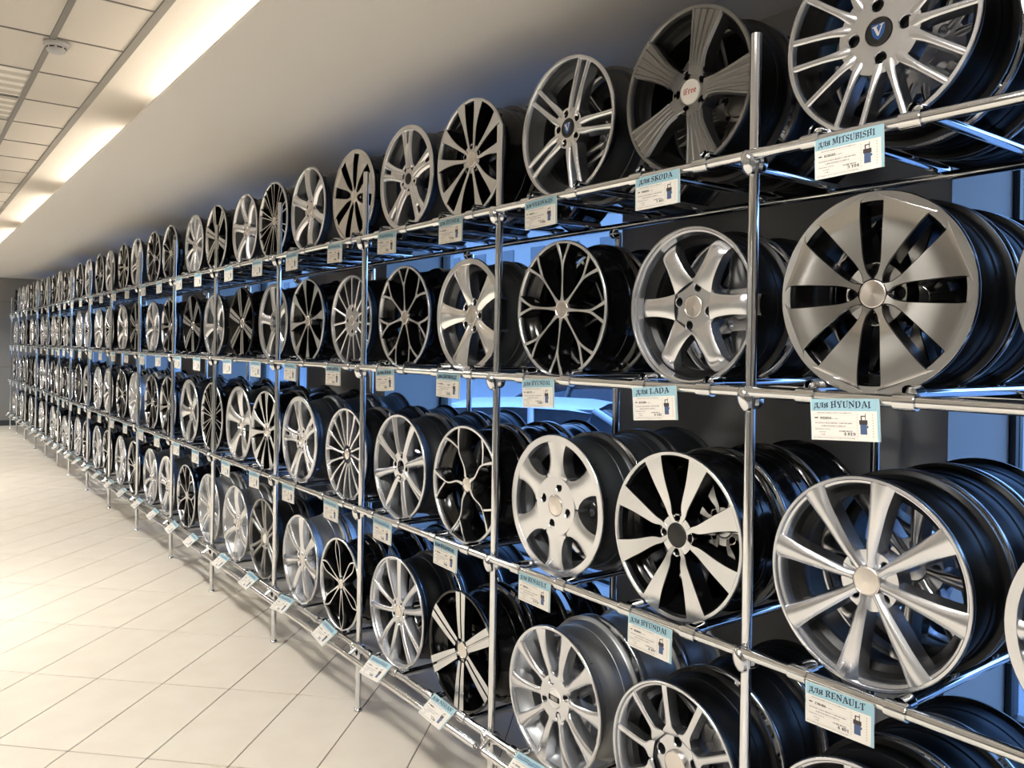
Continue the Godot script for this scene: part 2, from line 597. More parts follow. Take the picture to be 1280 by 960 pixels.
	D.split5 = {"n": 5, "lip": "flat", "hub": 0.31, "hz": -0.07, "cap": 0.11, "lugs": 5, "lug_a": 36, "lug_r": 0.225, "lug_w": 0.05, "words": "five split-spoke",
		"legs": [{"p": [[0.2, 0.05, 0.08, -0.07], [0.4, 0.06, 0.065, -0.04], [0.62, 0.085, 0.06, -0.02], [0.82, 0.115, 0.07, -0.01], [0.92, 0.13, 0.10, -0.008]], "pair": true, "rnd": 0.035, "th": 0.2, "ch": 0.018},
			{"p": [[0.2, 0, 0.05, -0.05], [0.4, 0, 0.045, -0.03], [0.62, 0, 0.05, -0.03], [0.68, 0, 0.05, -0.06]], "th": 0.1}]}
	D.fat6 = {"n": 6, "lip": "thin", "hub": 0.3, "hz": -0.08, "cap": 0.12, "lugs": 5, "lug_a": 20, "lug_r": 0.21, "lug_w": 0.05, "words": "six-spoke",
		"legs": [{"p": [[0.2, 0, 0.12, -0.08], [0.36, 0, 0.115, -0.04], [0.6, 0, 0.105, -0.005], [0.8, 0, 0.12, 0.0], [0.95, 0, 0.17, -0.01]], "rnd": 0.05, "th": 0.2, "ch": 0.03, "gr": 0.012}]}
	D.lines10 = {"n": 10, "lip": "thin", "hub": 0.19, "hz": -0.05, "cap": 0.12, "lugs": 0, "words": "ten fine double-spoke",
		"legs": [{"p": [[0.14, 0.02, 0.02, -0.045], [0.4, 0.04, 0.014, -0.03], [0.7, 0.07, 0.016, -0.012], [0.95, 0.10, 0.022, -0.002]], "pair": true, "th": 0.17, "dr": 0.03, "ch": 0.005}]}
	D.petal10 = {"n": 10, "lip": "flat", "hub": 0.3, "hz": -0.06, "cap": 0.12, "lugs": 5, "lug_r": 0.2, "lug_w": 0.04, "words": "ten petal-spoke",
		"legs": [{"p": [[0.22, 0, 0.05, -0.06], [0.34, 0, 0.05, -0.03], [0.6, 0, 0.075, -0.01], [0.8, 0, 0.10, -0.004], [0.91, 0, 0.15, -0.004]], "rnd": 0.03, "th": 0.18, "ch": 0.012, "gr": 0.01}]}
	D.star10 = {"n": 5, "lip": "thin", "hub": 0.42, "hz": -0.055, "cap": 0.145, "lugs": 4, "lug_a": 14, "lug_r": 0.265, "lug_w": 0.068, "words": "five-fork and five-bar",
		"legs": [{"p": [[0.30, 0.10, 0.06, -0.055], [0.42, 0.115, 0.045, -0.035], [0.6, 0.125, 0.034, -0.02], [0.95, 0.14, 0.034, -0.01]], "pair": true, "rnd": 0.015, "th": 0.15, "ch": 0.015},
			{"rot": 36.0, "p": [[0.3, 0, 0.07, -0.055], [0.42, 0, 0.045, -0.035], [0.6, 0, 0.034, -0.02], [0.95, 0, 0.034, -0.01]], "rnd": 0.015, "th": 0.15}]}
	D.eight = {"n": 8, "lip": "deep", "hub": 0.29, "hz": -0.12, "cap_up": 0.06, "cap": 0.145, "lugs": 4, "lug_a": 35, "lug_r": 0.215, "lug_w": 0.054, "words": "eight flared-spoke",
		"legs": [{"p": [[0.14, 0, 0.05, -0.07], [0.22, 0, 0.045, -0.055], [0.33, 0, 0.055, -0.035], [0.5, 0.005, 0.068, -0.02], [0.75, 0.012, 0.09, -0.005], [0.96, 0.02, 0.125, -0.004]], "rnd": 0.03, "th": 0.17, "ch": 0.012, "dr": 0.03, "gr": 0.006}]}
	D.broad6 = {"n": 6, "lip": "flat", "hub": 0.41, "hz": -0.022, "cap": 0.155, "lugs": 4, "lug_a": 15, "lug_r": 0.275, "lug_w": 0.068, "words": "six broad-spoke",
		"legs": [{"p": [[0.30, 0, 0.16, -0.024], [0.40, 0, 0.215, -0.022], [0.46, 0, 0.175, -0.02], [0.6, 0, 0.138, -0.014], [0.78, 0, 0.16, -0.01], [0.93, 0, 0.235, -0.006]], "rnd": 0.022, "th": 0.19, "ch": 0.035}]}
	D.swirl5 = {"n": 5, "lip": "thin", "hub": 0.18, "hz": -0.06, "cap": 0.13, "lugs": 0, "words": "swirling five-line",
		"legs": [{"p": [[0.13, 0, 0.035, -0.055], [0.3, 0.03, 0.02, -0.045], [0.55, -0.02, 0.018, -0.03], [0.78, 0.06, 0.022, -0.01], [0.96, 0.16, 0.035, 0.0]], "th": 0.2, "dr": 0.08, "ch": 0.005},
			{"p": [[0.62, 0.0, 0.02, -0.03], [0.8, -0.18, 0.022, -0.015], [0.90, -0.32, 0.03, 0.0]], "th": 0.16, "dr": 0.05, "ch": 0.005}]}
	D.eight_open = {"n": 8, "lip": "thin", "hub": 0.29, "hz": -0.06, "cap": 0.13, "no_cap": true, "lugs": 4, "lug_a": 22, "lug_r": 0.215, "lug_w": 0.058, "words": "eight-spoke open-centre",
		"legs": [{"p": [[0.2, 0, 0.055, -0.06], [0.32, 0, 0.06, -0.035], [0.6, 0, 0.066, -0.015], [0.95, 0, 0.095, -0.01]], "rnd": 0.03, "th": 0.18, "ch": 0.02, "gr": 0.014}]}
	D.turbine16 = {"n": 16, "lip": "thin", "hub": 0.25, "hz": -0.05, "cap": 0.12, "lugs": 0, "words": "sixteen turbine-spoke",
		"legs": [{"p": [[0.2, 0, 0.028, -0.05], [0.45, 0.03, 0.022, -0.025], [0.75, 0.06, 0.03, -0.01], [0.96, 0.05, 0.05, 0.0]], "rnd": 0.015, "th": 0.16, "ch": 0.008, "dr": 0.01}]}
	D.mesh10 = {"n": 10, "lip": "deep", "hub": 0.37, "hz": -0.125, "cap": 0.17, "lugs": 5, "lug_a": 10, "lug_r": 0.275, "lug_w": 0.072, "cap_up": 0.05, "words": "ten straight-spoke",
		"legs": [{"p": [[0.345, 0, 0.112, -0.07], [0.385, 0, 0.115, -0.045], [0.43, 0, 0.08, -0.042], [0.48, 0, 0.045, -0.04], [0.62, 0, 0.038, -0.035], [0.94, 0, 0.042, -0.03]], "rnd": 0.012, "th": 0.15, "ch": 0.012}]}
	D.nine = {"n": 10, "lip": "thin", "hub": 0.31, "hz": -0.055, "cap": 0.14, "lugs": 4, "lug_a": 0, "lug_r": 0.24, "lug_w": 0.066, "words": "ten flared-spoke",
		"legs": [{"p": [[0.2, 0, 0.05, -0.058], [0.31, 0, 0.075, -0.052], [0.37, 0, 0.05, -0.045], [0.55, 0, 0.06, -0.015], [0.8, 0, 0.085, -0.004], [0.96, 0, 0.13, -0.004]], "rnd": 0.03, "th": 0.18, "ch": 0.018, "dr": 0.02}]}
	D.bars6 = {"n": 6, "lip": "thin", "hub": 0.20, "hz": -0.05, "cap": 0.145, "lugs": 0, "words": "six twin-bar",
		"legs": [{"p": [[0.19, 0.052, 0.036, -0.03], [0.5, 0.066, 0.05, -0.008], [0.99, 0.082, 0.066, 0.008]], "pair": true, "th": 0.1, "ch": 0.004, "dr": 0.0, "cap": true},
			{"p": [[0.15, 0, 0.05, -0.06], [0.5, 0, 0.06, -0.05], [0.95, 0, 0.07, -0.04]], "th": 0.14, "black": true}]}
	D.slim10 = {"n": 5, "lip": "deep", "hub": 0.25, "hz": -0.07, "cap": 0.12, "lugs": 5, "lug_a": 36, "lug_r": 0.185, "lug_w": 0.046, "words": "ten slim-spoke",
		"legs": [{"p": [[0.16, 0.04, 0.05, -0.07], [0.3, 0.085, 0.045, -0.04], [0.6, 0.16, 0.05, -0.015], [0.96, 0.23, 0.07, -0.005]], "pair": true, "rnd": 0.03, "th": 0.17, "ch": 0.02}]}
	D.vee6 = {"n": 6, "lip": "thin", "hub": 0.18, "hz": -0.05, "cap": 0.12, "lugs": 0, "words": "six vee-line",
		"legs": [{"p": [[0.13, 0.015, 0.03, -0.05], [0.35, 0.05, 0.018, -0.035], [0.7, 0.10, 0.018, -0.015], [0.85, 0.06, 0.02, -0.008], [0.96, 0.0, 0.024, 0.0]], "pair": true, "th": 0.18, "dr": 0.04, "ch": 0.005}]}
	D.seven = {"n": 7, "lip": "thin", "hub": 0.28, "hz": -0.07, "cap": 0.12, "lugs": 5, "lug_r": 0.2, "lug_w": 0.05, "words": "seven-spoke",
		"legs": [{"p": [[0.18, 0, 0.07, -0.07], [0.32, 0, 0.075, -0.04], [0.6, 0, 0.085, -0.01], [0.95, 0, 0.14, -0.004]], "rnd": 0.03, "th": 0.18, "ch": 0.02, "gr": 0.014}]}
	D.twin6 = {"n": 6, "lip": "thin", "hub": 0.27, "hz": -0.06, "cap": 0.12, "lugs": 5, "lug_r": 0.2, "lug_w": 0.045, "words": "six twin-spoke",
		"legs": [{"p": [[0.2, 0.035, 0.05, -0.06], [0.4, 0.06, 0.042, -0.03], [0.7, 0.085, 0.04, -0.012], [0.95, 0.14, 0.05, -0.004]], "pair": true, "rnd": 0.025, "th": 0.17, "ch": 0.014}]}
	D.five_open = {"n": 5, "lip": "flat", "hub": 0.30, "hz": -0.06, "cap": 0.15, "no_cap": true, "lugs": 5, "lug_a": 36, "lug_r": 0.225, "lug_w": 0.05, "words": "five-spoke open-centre",
		"legs": [{"p": [[0.2, 0, 0.13, -0.06], [0.36, 0, 0.12, -0.03], [0.6, 0, 0.115, -0.01], [0.8, 0, 0.14, -0.006], [0.92, 0, 0.2, -0.006]], "rnd": 0.05, "th": 0.2, "ch": 0.035, "gr": -0.012}]}
	for k in D:
		design(D[k])
	return D


# finish: words, face, side, rim lip, barrel, cap
func make_finishes() -> Dictionary:
	var m := mat
	return {
		"silver": {"w": "silver", "f": m.silver, "s": m.silver, "l": m.silver, "b": m.dull_silver, "c": m.spun_cap},
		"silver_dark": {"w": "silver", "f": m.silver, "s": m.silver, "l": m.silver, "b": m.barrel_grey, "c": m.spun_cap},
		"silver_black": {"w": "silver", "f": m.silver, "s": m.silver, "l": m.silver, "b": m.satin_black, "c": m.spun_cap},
		"bright": {"w": "bright silver", "f": m.bright_silver, "s": m.bright_silver, "l": m.bright_silver, "b": m.barrel_grey, "c": m.spun_cap},
		"polished": {"w": "polished grey", "f": m.polished, "s": m.gloss_black, "l": m.polished, "b": m.satin_black, "c": m.spun_cap},
		"black": {"w": "black and machined", "f": m.machined, "s": m.gloss_black, "l": m.machined, "b": m.gloss_black, "c": m.spun_cap},
		"black_rim": {"w": "black with machined bars", "f": m.machined, "s": m.gloss_black, "l": m.gloss_black, "b": m.gloss_black, "c": m.spun_cap},
		"gun": {"w": "gunmetal", "f": m.gunmetal, "s": m.gunmetal, "l": m.gunmetal, "b": m.satin_black, "c": m.white_cap},
	}


func wheel_x(d: Dictionary, spin: float, r: float) -> Transform3D:
	return Transform3D(Basis(Vector3(0, 0, 1), deg_to_rad(spin)).scaled(Vector3(r, r, r)), Vector3(0, r, 0))


func make_wheel(d: Dictionary, fin: Dictionary, spin: float, r: float, z: float, y: float, x: float, detail: bool, emblem := "") -> Node3D:
	var o := Node3D.new()
	o.name = numbered("alloy_wheel")
	add_child(o, true)
	o.position = Vector3(x, y - r, z)
	o.rotation.y = -PI / 2
	var t := wheel_x(d, spin, r)
	part("rim", d.rim, [fin.l, fin.b], o, t)
	if not detail:
		part("wheel_face", d.whole, [fin.f, fin.s], o, t)
		return o
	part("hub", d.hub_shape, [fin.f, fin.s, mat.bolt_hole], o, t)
	for k in d.n:
		part("spoke", d.spoke, [fin.f, fin.s], o, t * Transform3D(Basis(Vector3(0, 0, 1), TAU * k / d.n), Vector3.ZERO))
	if not d.get("no_cap", false):
		var c := part("center_cap", d.cap_shape, [mat.dark_trim if emblem in ["shield", "dark"] else (mat.white_cap if emblem in ["script", "plate"] else fin.c)], o, Transform3D(Basis.IDENTITY.scaled(Vector3(r, r, r)), Vector3(0, r, 0)))
		var z0: float = d.get("hz", -0.05) + 0.012
		if emblem == "shield":
			var b := MB.new()
			var left := PackedVector3Array()
			var right := PackedVector3Array()
			for s in [[-0.085, 0.0], [-0.06, 0.035], [-0.02, 0.06], [0.03, 0.07], [0.075, 0.07]]:
				left.append(Vector3(-s[1], s[0], z0))
				right.append(Vector3(s[1], s[0], z0))
			var rows := []
			for k in left.size():
				rows.append(PackedVector3Array([left[k], right[k]]))
			b.grid(rows)
			part("shield_emblem", to_mesh([b]), [mat.emblem_blue], c)
			lettering("V", 0.12, Vector3(0, -0.045, z0 + 0.003), mat.white_cap, c, 0.115, true)
		elif emblem == "script":
			lettering("iFree", 0.2, Vector3(0, -0.03, z0), mat.emblem_red, c, 0.08, true)
		elif emblem == "plate":
			var b := MB.new()
			b.box(Vector3(-0.115, -0.038, z0 - 0.004), Vector3(0.115, 0.038, z0 + 0.002))
			part("name_plate", to_mesh([b]), [mat.black_ink], c)
			lettering("NEO", 0.14, Vector3(0, -0.024, z0 + 0.003), mat.white_cap, c, 0.05)
	return o


func serif(slant := true) -> Font:
	var key := "font%s" % slant
	if not shapes.has(key):
		var f := SystemFont.new()
		f.font_names = PackedStringArray(["Droid Serif"])
		f.font_weight = 700
		if not slant:
			shapes[key] = f
		else:
			var v := FontVariation.new()
			v.base_font = f
			v.variation_transform = Transform2D(Vector2(1, 0.0), Vector2(0.22, 1), Vector2.ZERO)
			shapes[key] = v
	return shapes[key]


func lettering(text: String, width: float, at: Vector3, m: Material, parent: Node, height := 0.0, slant := false) -> MeshInstance3D:
	var key := "text_%s_%s" % [text, slant]
	if not shapes.has(key):
		var tm := TextMesh.new()
		tm.text = text
		tm.font = serif(slant)
		tm.font_size = 32
		tm.pixel_size = 0.01
		tm.depth = 0.004
		tm.curve_step = 2.0
		tm.horizontal_alignment = HORIZONTAL_ALIGNMENT_CENTER
		tm.vertical_alignment = VERTICAL_ALIGNMENT_BOTTOM
		shapes[key] = tm
	var tm: TextMesh = shapes[key]
	var box := tm.get_aabb()
	var sx := width / maxf(box.size.x, 0.001)
	var sy := (height / maxf(box.size.y, 0.001)) if height > 0.0 else sx
	var x := Transform3D(Basis.IDENTITY.scaled(Vector3(sx, sy, 0.1)), at - Vector3(box.get_center().x * sx, box.position.y * sy, 0))
	return part("lettering", tm, [m], parent, x)


# ---------------------------------------------------------------- price tags
func tag_print(seedv: int, header_text: bool) -> ImageTexture:
	var w := 310
	var h := 172
	var im := Image.create(w, h, false, Image.FORMAT_RGB8)
	var r := RandomNumberGenerator.new()
	r.seed = seedv
	im.fill(Color(0.84, 0.825, 0.795))
	var blue := Color(0.56, 0.70, 0.75)
	im.fill_rect(Rect2i(0, 0, w, 50), blue)
	im.fill_rect(Rect2i(w - 12, 0, 12, h), blue)
	im.fill_rect(Rect2i(0, 0, 4, h), Color(0.74, 0.84, 0.86))
	var ink := Color(0.45, 0.42, 0.42)
	if header_text:
		var x := 18
		while x < w - 50:
			var lw := r.randi_range(10, 18)
			im.fill_rect(Rect2i(x, 14 + r.randi_range(0, 4), lw, 22), Color(0.22, 0.32, 0.45))
			im.fill_rect(Rect2i(x + 4, 20, lw / 3, 10), blue)
			x += lw + 5
	for row in [[56, 30, 190, 4], [80, 95, 125, 3], [98, 20, 190, 5], [110, 50, 160, 5], [124, 18, 90, 4], [136, 40, 70, 4], [146, 46, 60, 4], [130, 130, 190, 6], [160, 10, 200, 3]]:
		var x: int = row[1]
		while x < row[2]:
			var lw := r.randi_range(2, 6)
			im.fill_rect(Rect2i(x, row[0], lw, row[3]), ink.lerp(Color.WHITE, r.randf() * 0.3))
			x += lw + r.randi_range(1, 3)
	for y in [66, 92, 118, 154]:
		im.fill_rect(Rect2i(10, y, 195, 1), Color(0.72, 0.68, 0.66))
	im.fill_rect(Rect2i(208, 54, 1, 112), Color(0.72, 0.68, 0.66))
	# bold code, size and price are set in type on the near tags, as strokes on the rest
	im.fill_rect(Rect2i(18, 76, 16, 5), Color(0.2, 0.2, 0.2))
	if header_text:
		for k in 5:
			im.fill_rect(Rect2i(44 + k * 10, 73, 7, 11), Color(0.3, 0.27, 0.27))
			im.fill_rect(Rect2i(150 + k * 8, 76, 6, 9), Color(0.4, 0.36, 0.36))
		for k in 4:
			im.fill_rect(Rect2i(146 + k * 12, 139, 8, 12), Color(0.1, 0.1, 0.1))
	# a plain tool picture in the corner: dark handle and lid over a blue canister
	im.fill_rect(Rect2i(228, 68, 22, 4), Color(0.2, 0.16, 0.16))
	im.fill_rect(Rect2i(228, 68, 5, 20), Color(0.2, 0.16, 0.16))
	im.fill_rect(Rect2i(247, 60, 3, 28), Color(0.25, 0.2, 0.2))
	im.fill_rect(Rect2i(221, 86, 36, 18), Color(0.2, 0.16, 0.17))
	im.fill_rect(Rect2i(225, 104, 29, 40), Color(0.25, 0.33, 0.47))
	im.fill_rect(Rect2i(252, 108, 8, 10), Color(0.25, 0.33, 0.47))
	for k in 9:
		im.fill_rect(Rect2i(278, 62 + k * 11, 4, 4), Color(0.65, 0.55, 0.4))
		im.fill_rect(Rect2i(212, 62 + k * 11, 3, 3), Color(0.55, 0.5, 0.5))
	return ImageTexture.create_from_image(im)


var tag_card: ArrayMesh
var tag_front: QuadMesh
var tag_mats := []


func make_tag(z: float, shelf: int, text: String, code: String, price: String, tilt: float, label: String, group: String, variant: int) -> void:
	if tag_card == null:
		var b := MB.new()
		b.box(Vector3(-0.0775, -0.0865, -0.0016), Vector3(0.0775, 0, 0), 0.0)
		tag_card = to_mesh([b])
		tag_front = QuadMesh.new()
		tag_front.size = Vector2(0.155, 0.0865)
		for k in 6:
			var m := StandardMaterial3D.new()
			m.resource_name = "tag_print_%d" % k
			m.albedo_texture = tag_print(k + 11, k > 0)
			m.roughness = 0.5
			tag_mats.append(m)
	var o := thing("price_tag", label, "price tag", Vector3.ZERO, group)
	var y: float = SHELF_Y[shelf]
	var bas := Basis(Vector3.UP, -PI / 2)
	if shelf < 3:
		o.transform = Transform3D(Basis(Vector3(1, 0, 0), deg_to_rad(tilt)) * bas, Vector3(RAIL_X - 0.0165, y - 0.001, z))
	else:
		# lies on the two bottom rails, sloping to the aisle
		var down := Vector3(-0.77, -0.64, 0).rotated(Vector3(-0.64, 0.77, 0).normalized(), deg_to_rad(tilt))
		var right := Vector3(0, 0, 1).rotated(Vector3(-0.64, 0.77, 0).normalized(), deg_to_rad(tilt))
		o.transform = Transform3D(Basis(right, -down, right.cross(-down)), Vector3(RAIL_X - 0.0055, y + 0.0207, z))
	part("card", tag_card, [mat.paper], o)
	part("print", tag_front, [tag_mats[variant]], o, Transform3D(Basis.IDENTITY, Vector3(0, -0.04325, 0.0004)))
	if text != "":
		lettering(text, 0.128 if text.length() > 9 else 0.118, Vector3(-0.005, -0.0235, 0.0006), mat.ink, o, 0.0205, true)
	if price != "":
		lettering(price, 0.026, Vector3(0.011, -0.0755, 0.0006), mat.black_ink, o, 0.0062)
		lettering(code, 0.026, Vector3(-0.042, -0.0425, 0.0006), mat.black_ink, o, 0.0052)


# ---------------------------------------------------------------- rack
func clamp_mesh() -> ArrayMesh:
	var b := MB.new()
	# a half shell with a flat cut face, like the jaw of a tube clamp
	var prof := []
	for k in 9:
		var a := PI / 2 * k / 8.0
		prof.append([0.024 * cos(a) + 0.0001, 0.024 * sin(a)])
	prof.reverse()
	b.lathe([[0.024, -0.012], [0.024, 0.0]], 20)
	b.lathe(prof, 20, true)
	b.lathe([[0.0001, -0.012], [0.024, -0.012]], 20)
	return to_mesh([b])


func make_rack() -> void:
	var rack := thing("display_rack", "long chrome tube rack with four shelves carrying all the car wheels", "rack", Vector3(RAIL_X, 0, -1.2))
	var inv := Transform3D(Basis.IDENTITY, -rack.position)
	var ch := [mat.chrome]
	var clampm := clamp_mesh()
	var n := POST_Z.size()
	for k in n:
		var z: float = POST_Z[k]
		var top := 2.33
		if k == n - 1:
			top = 2.33
		var post := part("post", tube(top), ch, rack, inv * Transform3D(ALONG_Y, Vector3(POST_X, top / 2, z)))
		var foot := MB.new()
		if not shapes.has("foot"):
			foot.lathe([[0.0001, 0.0], [0.019, 0.0], [0.019, 0.006], [0.0135, 0.012]], 20)
			shapes.foot = to_mesh([foot])
		var pinv := Transform3D(ALONG_Y, Vector3(POST_X, top / 2, z)).affine_inverse()
		part("foot", shapes.foot, ch, post, pinv * Transform3D(Basis(Vector3(1, 0, 0), -PI / 2), Vector3(POST_X, 0, z)))
		var rear := part("rear_post", tube(2.02), ch, rack, inv * Transform3D(ALONG_Y, Vector3(REAR_X + 0.025, 1.01, z)))
		var rinv := Transform3D(ALONG_Y, Vector3(REAR_X + 0.025, 1.01, z)).affine_inverse()
		for s in 4:
			var y: float = SHELF_Y[s]
			var jaw := Basis(Vector3.UP, deg_to_rad(-122)) * Basis(Vector3(1, 0, 0), deg_to_rad(12))
			part("clamp", clampm, ch, post, pinv * Transform3D(jaw * Basis.from_scale(Vector3(0.95, 1.3, 0.62)), Vector3(RAIL_X - 0.003, y - 0.018, z)))
			var jaw2 := Basis(Vector3.UP, deg_to_rad(60))
			part("clamp", clampm, ch, post, pinv * Transform3D(jaw2.scaled(Vector3(0.8, 0.95, 0.7)), Vector3(RAIL_X + 0.026, y - 0.018, z + 0.014)))
			part("clamp", clampm, ch, rear, rinv * Transform3D(jaw.scaled(Vector3(0.9, 0.9, 0.9)), Vector3(REAR_X + 0.006, y - 0.026, z)))
	# rails, one per bay and shelf; they meet at the posts
	var starts := [0.78]
	starts.append_array(POST_Z)
	for k in starts.size() - 1:
		var a: float = starts[k]
		var b: float = starts[k + 1]
		var len := a - b
		var mid := (a + b) / 2.0
		for s in 4:
			var y: float = SHELF_Y[s]
			part("rail", tube(len), ch, rack, inv * Transform3D(ALONG_Z, Vector3(RAIL_X, y, mid)))
			part("rear_rail", tube(len), ch, rack, inv * Transform3D(ALONG_Z, Vector3(REAR_X, y + BAR_UP[s] - 0.025, mid)))
		# the second rail of the bottom shelf carries the tags; it is cut at every third post
		var cut := 0.05 if k % 3 == 2 else 0.0
		part("tag_rail", tube(len - cut), ch, rack, inv * Transform3D(ALONG_Z, Vector3(RAIL_X - 0.042, SHELF_Y[3] - 0.030, mid + cut / 2)))
		part("rail_hook", tube(0.055, 0.008), ch, rack, inv * Transform3D(Basis(Vector3(0, 0, 1), 0.58) * ALONG_X, Vector3(RAIL_X - 0.021, SHELF_Y[3] - 0.014, b + 0.03)))
	# cross bars with their tee sleeves
	for s in 4:
		var sl := MB.new()
		sl.lathe([[0.0128, -0.022], [0.0172, -0.022]], 20, true)
		sl.lathe([[0.0172, -0.022], [0.0178, -0.019], [0.0178, 0.019], [0.0172, 0.022]], 20)
		sl.lathe([[0.0172, 0.022], [0.0128, 0.022]], 20)
		var neck := MB.new()
		neck.lathe([[0.0165, 0.0], [0.0165, 0.038], [0.0155, 0.041]], 20)
		neck.lathe([[0.0155, 0.041], [0.0126, 0.041]], 20)
		sl.add(neck, Transform3D(ALONG_X, Vector3(0.008, BAR_UP[s], 0)))
		shapes["sleeve%d" % s] = to_mesh([sl])
	for c in COLS:
		var z: float = col_z[c]
		for s in 4:
			for e in [-0.11, 0.11]:
				var y: float = SHELF_Y[s] + BAR_UP[s]
				z = NEAR_Z[s][c] if c < 12 else col_z[c]
				var x := Transform3D(ALONG_X, Vector3(RAIL_X + 0.02 + 0.29, y, z + e))
				var bar := part("crossbar", tube(0.58), ch, rack, inv * x)
				part("sleeve", shapes["sleeve%d" % s], ch, bar, x.affine_inverse() * Transform3D(Basis.IDENTITY, Vector3(RAIL_X, SHELF_Y[s], z + e)))


# ---------------------------------------------------------------- the room
func make_room() -> void:
	var z0 := 4.0
	var xl := -5.0
	# floor: grout bed with separate tiles laid diagonally
	var bed := struct(block("floor", Vector3(xl - 0.2, -0.2, END_Z - 0.2), Vector3(2.9, -0.004, z0 + 0.2), mat.grout, self))
	bed.set_meta("label", "pale beige rectangular floor tiles laid diagonally across the shop")
	bed.set_meta("category", "floor")
	var w := 0.329
	var l := 0.645
	var g := 0.0022
	var tiles := []
	var ia := Vector2(0.7071, 0.7071)
	var ib := Vector2(-0.7071, 0.7071)
	for i in range(-52, 26):
		for j in range(-38, 10):
			var a := -2.121 + w * (i + 0.5)
			var b := -3.53 + l * (j + 0.5)
			var p := ia * a + ib * b
			if p.x < xl - 0.3 or p.x > 2.6 or p.y > z0 + 0.3 or p.y < END_Z - 0.3:
				continue
			tiles.append(p)
	var eye := Vector2(0, 0)
	var key := func(p: Vector2) -> float:
		var inview := p.x > 0.05 - 0.02 * p.y * 0.0 and p.y < -1.5 and p.x < 2.5
		return p.length() + (0.0 if inview else 100.0)
	tiles.sort_custom(func(p, q): return key.call(p) < key.call(q))
	var tile := MB.new()
	tile.box(Vector3(-l / 2 + g * 1.5, -0.012, -w / 2 + g), Vector3(l / 2 - g * 1.5, 0, w / 2 - g), 0.0015)
	var tm := to_mesh([tile])
	var rest := MB.new()
	var turn := Basis(Vector3.UP, deg_to_rad(225))
	for k in tiles.size():
		var p: Vector2 = tiles[k]
		var x := Transform3D(turn, Vector3(p.x, 0, p.y))
		if p.x < xl + 0.0 or p.x > 2.3:
			rest.add(tile, x)
		elif k < 280:
			part("floor_tile", tm, [mat.floor_tile], bed, x)
		else:
			rest.add(tile, x)
	var many := part("floor_tiling", to_mesh([rest]), [mat.floor_tile], bed)
	many.set_meta("kind", "stuff")

	# walls
	struct(block("wall_left", Vector3(xl - 0.2, 0, END_Z - 0.2), Vector3(xl, 3.2, z0 + 0.2), mat.end_panel, self))
	struct(block("wall_back", Vector3(xl - 0.2, 0, z0), Vector3(2.9, 3.2, z0 + 0.2), mat.wall_paint, self))
	var we := struct(block("wall_end", Vector3(xl - 0.2, 0, END_Z - 0.2), Vector3(2.9, 3.2, END_Z - 0.012), mat.grout, self))
	var ys := [0.0, 1.08, 2.28, 3.2]
	for r in 3:
		for c in 6:
			block("wall_panel", Vector3(xl + c * 1.23 + 0.003, ys[r] + 0.004, END_Z - 0.012), Vector3(xl + (c + 1) * 1.23 - 0.003, ys[r + 1] - 0.004, END_Z), mat.end_panel, we, 0.002)
	struct(block("baseboard_end", Vector3(xl, 0, END_Z), Vector3(2.3, 0.1, END_Z + 0.015), mat.skirting, self, 0.003))

	# window wall: sill wall, head wall and piers; windows are set back in the reveals
	var wall := Node3D.new()
	wall.name = "wall_right"
	add_child(wall)
	struct(wall)
	var out := 2.84
	var gx := 2.776
	block("sill_wall", Vector3(WALL_X, 0, END_Z), Vector3(out, 0.42, z0), mat.pier_paint, wall)
	block("head_wall", Vector3(WALL_X, 2.52, END_Z), Vector3(out, 3.2, z0), mat.pier_paint, wall)
	var piers := [[z0, 2.16], [-1.11, -2.42], [-4.44, -5.63], [-7.67, -8.92], [-10.95, -12.2], [-14.2, -15.45], [-17.2, END_Z]]
	for p in piers:
		block("pier", Vector3(WALL_X, 0.42, p[1]), Vector3(out, 2.52, p[0]), mat.pier_paint, wall)
	for k in piers.size() - 1:
		var a: float = piers[k][1]
		var b: float = piers[k + 1][0]
		var win := Node3D.new()
		win.name = "window_%d" % (k + 1)
		add_child(win)
		struct(win)
		var f := 0.02
		block("window_sill", Vector3(WALL_X - 0.02, 0.42, b + 0.002), Vector3(gx - 0.03, 0.445, a - 0.002), mat.lamp_white, win, 0.004)
		for e in [[0.445, 0.445 + f], [2.52 - f, 2.518]]:
			block("frame_rail", Vector3(gx - 0.03, e[0], b + 0.001), Vector3(gx + 0.03, e[1], a - 0.001), mat.frame_dark, win, 0.004)
		for e in [[b + 0.001, b + f], [a - f, a - 0.001]]:
			block("frame_stile", Vector3(gx - 0.03, 0.445 + f, e[0]), Vector3(gx + 0.03, 2.52 - f, e[1]), mat.frame_dark, win, 0.004)
		for e in [[b + f, a - f]]:
			block("pane", Vector3(gx - 0.004, 0.445 + f, e[0]), Vector3(gx + 0.004, 2.52 - f, e[1]), mat.glass, win)

	# ceiling: smooth plaster strip, grid of tiles, lowered bulkhead over the rack with a light cove
	var xe := 0.885
	var pz := 0.615
	var ceil := struct(block("ceiling", Vector3(xl - 0.2, CEIL_Y + 0.02, END_Z - 0.2), Vector3(2.9, 3.2, z0 + 0.2), mat.plaster, self))
	block("plaster_strip", Vector3(xe, CEIL_Y, END_Z), Vector3(1.62, CEIL_Y + 0.02, z0), mat.strip_paint, ceil)
	var xs := [xe]
	var xk := 0.563
	while xk > xl - 0.4:
		xs.append(xk)
		xk -= pz
	var trest := MB.new()
	var count := 0
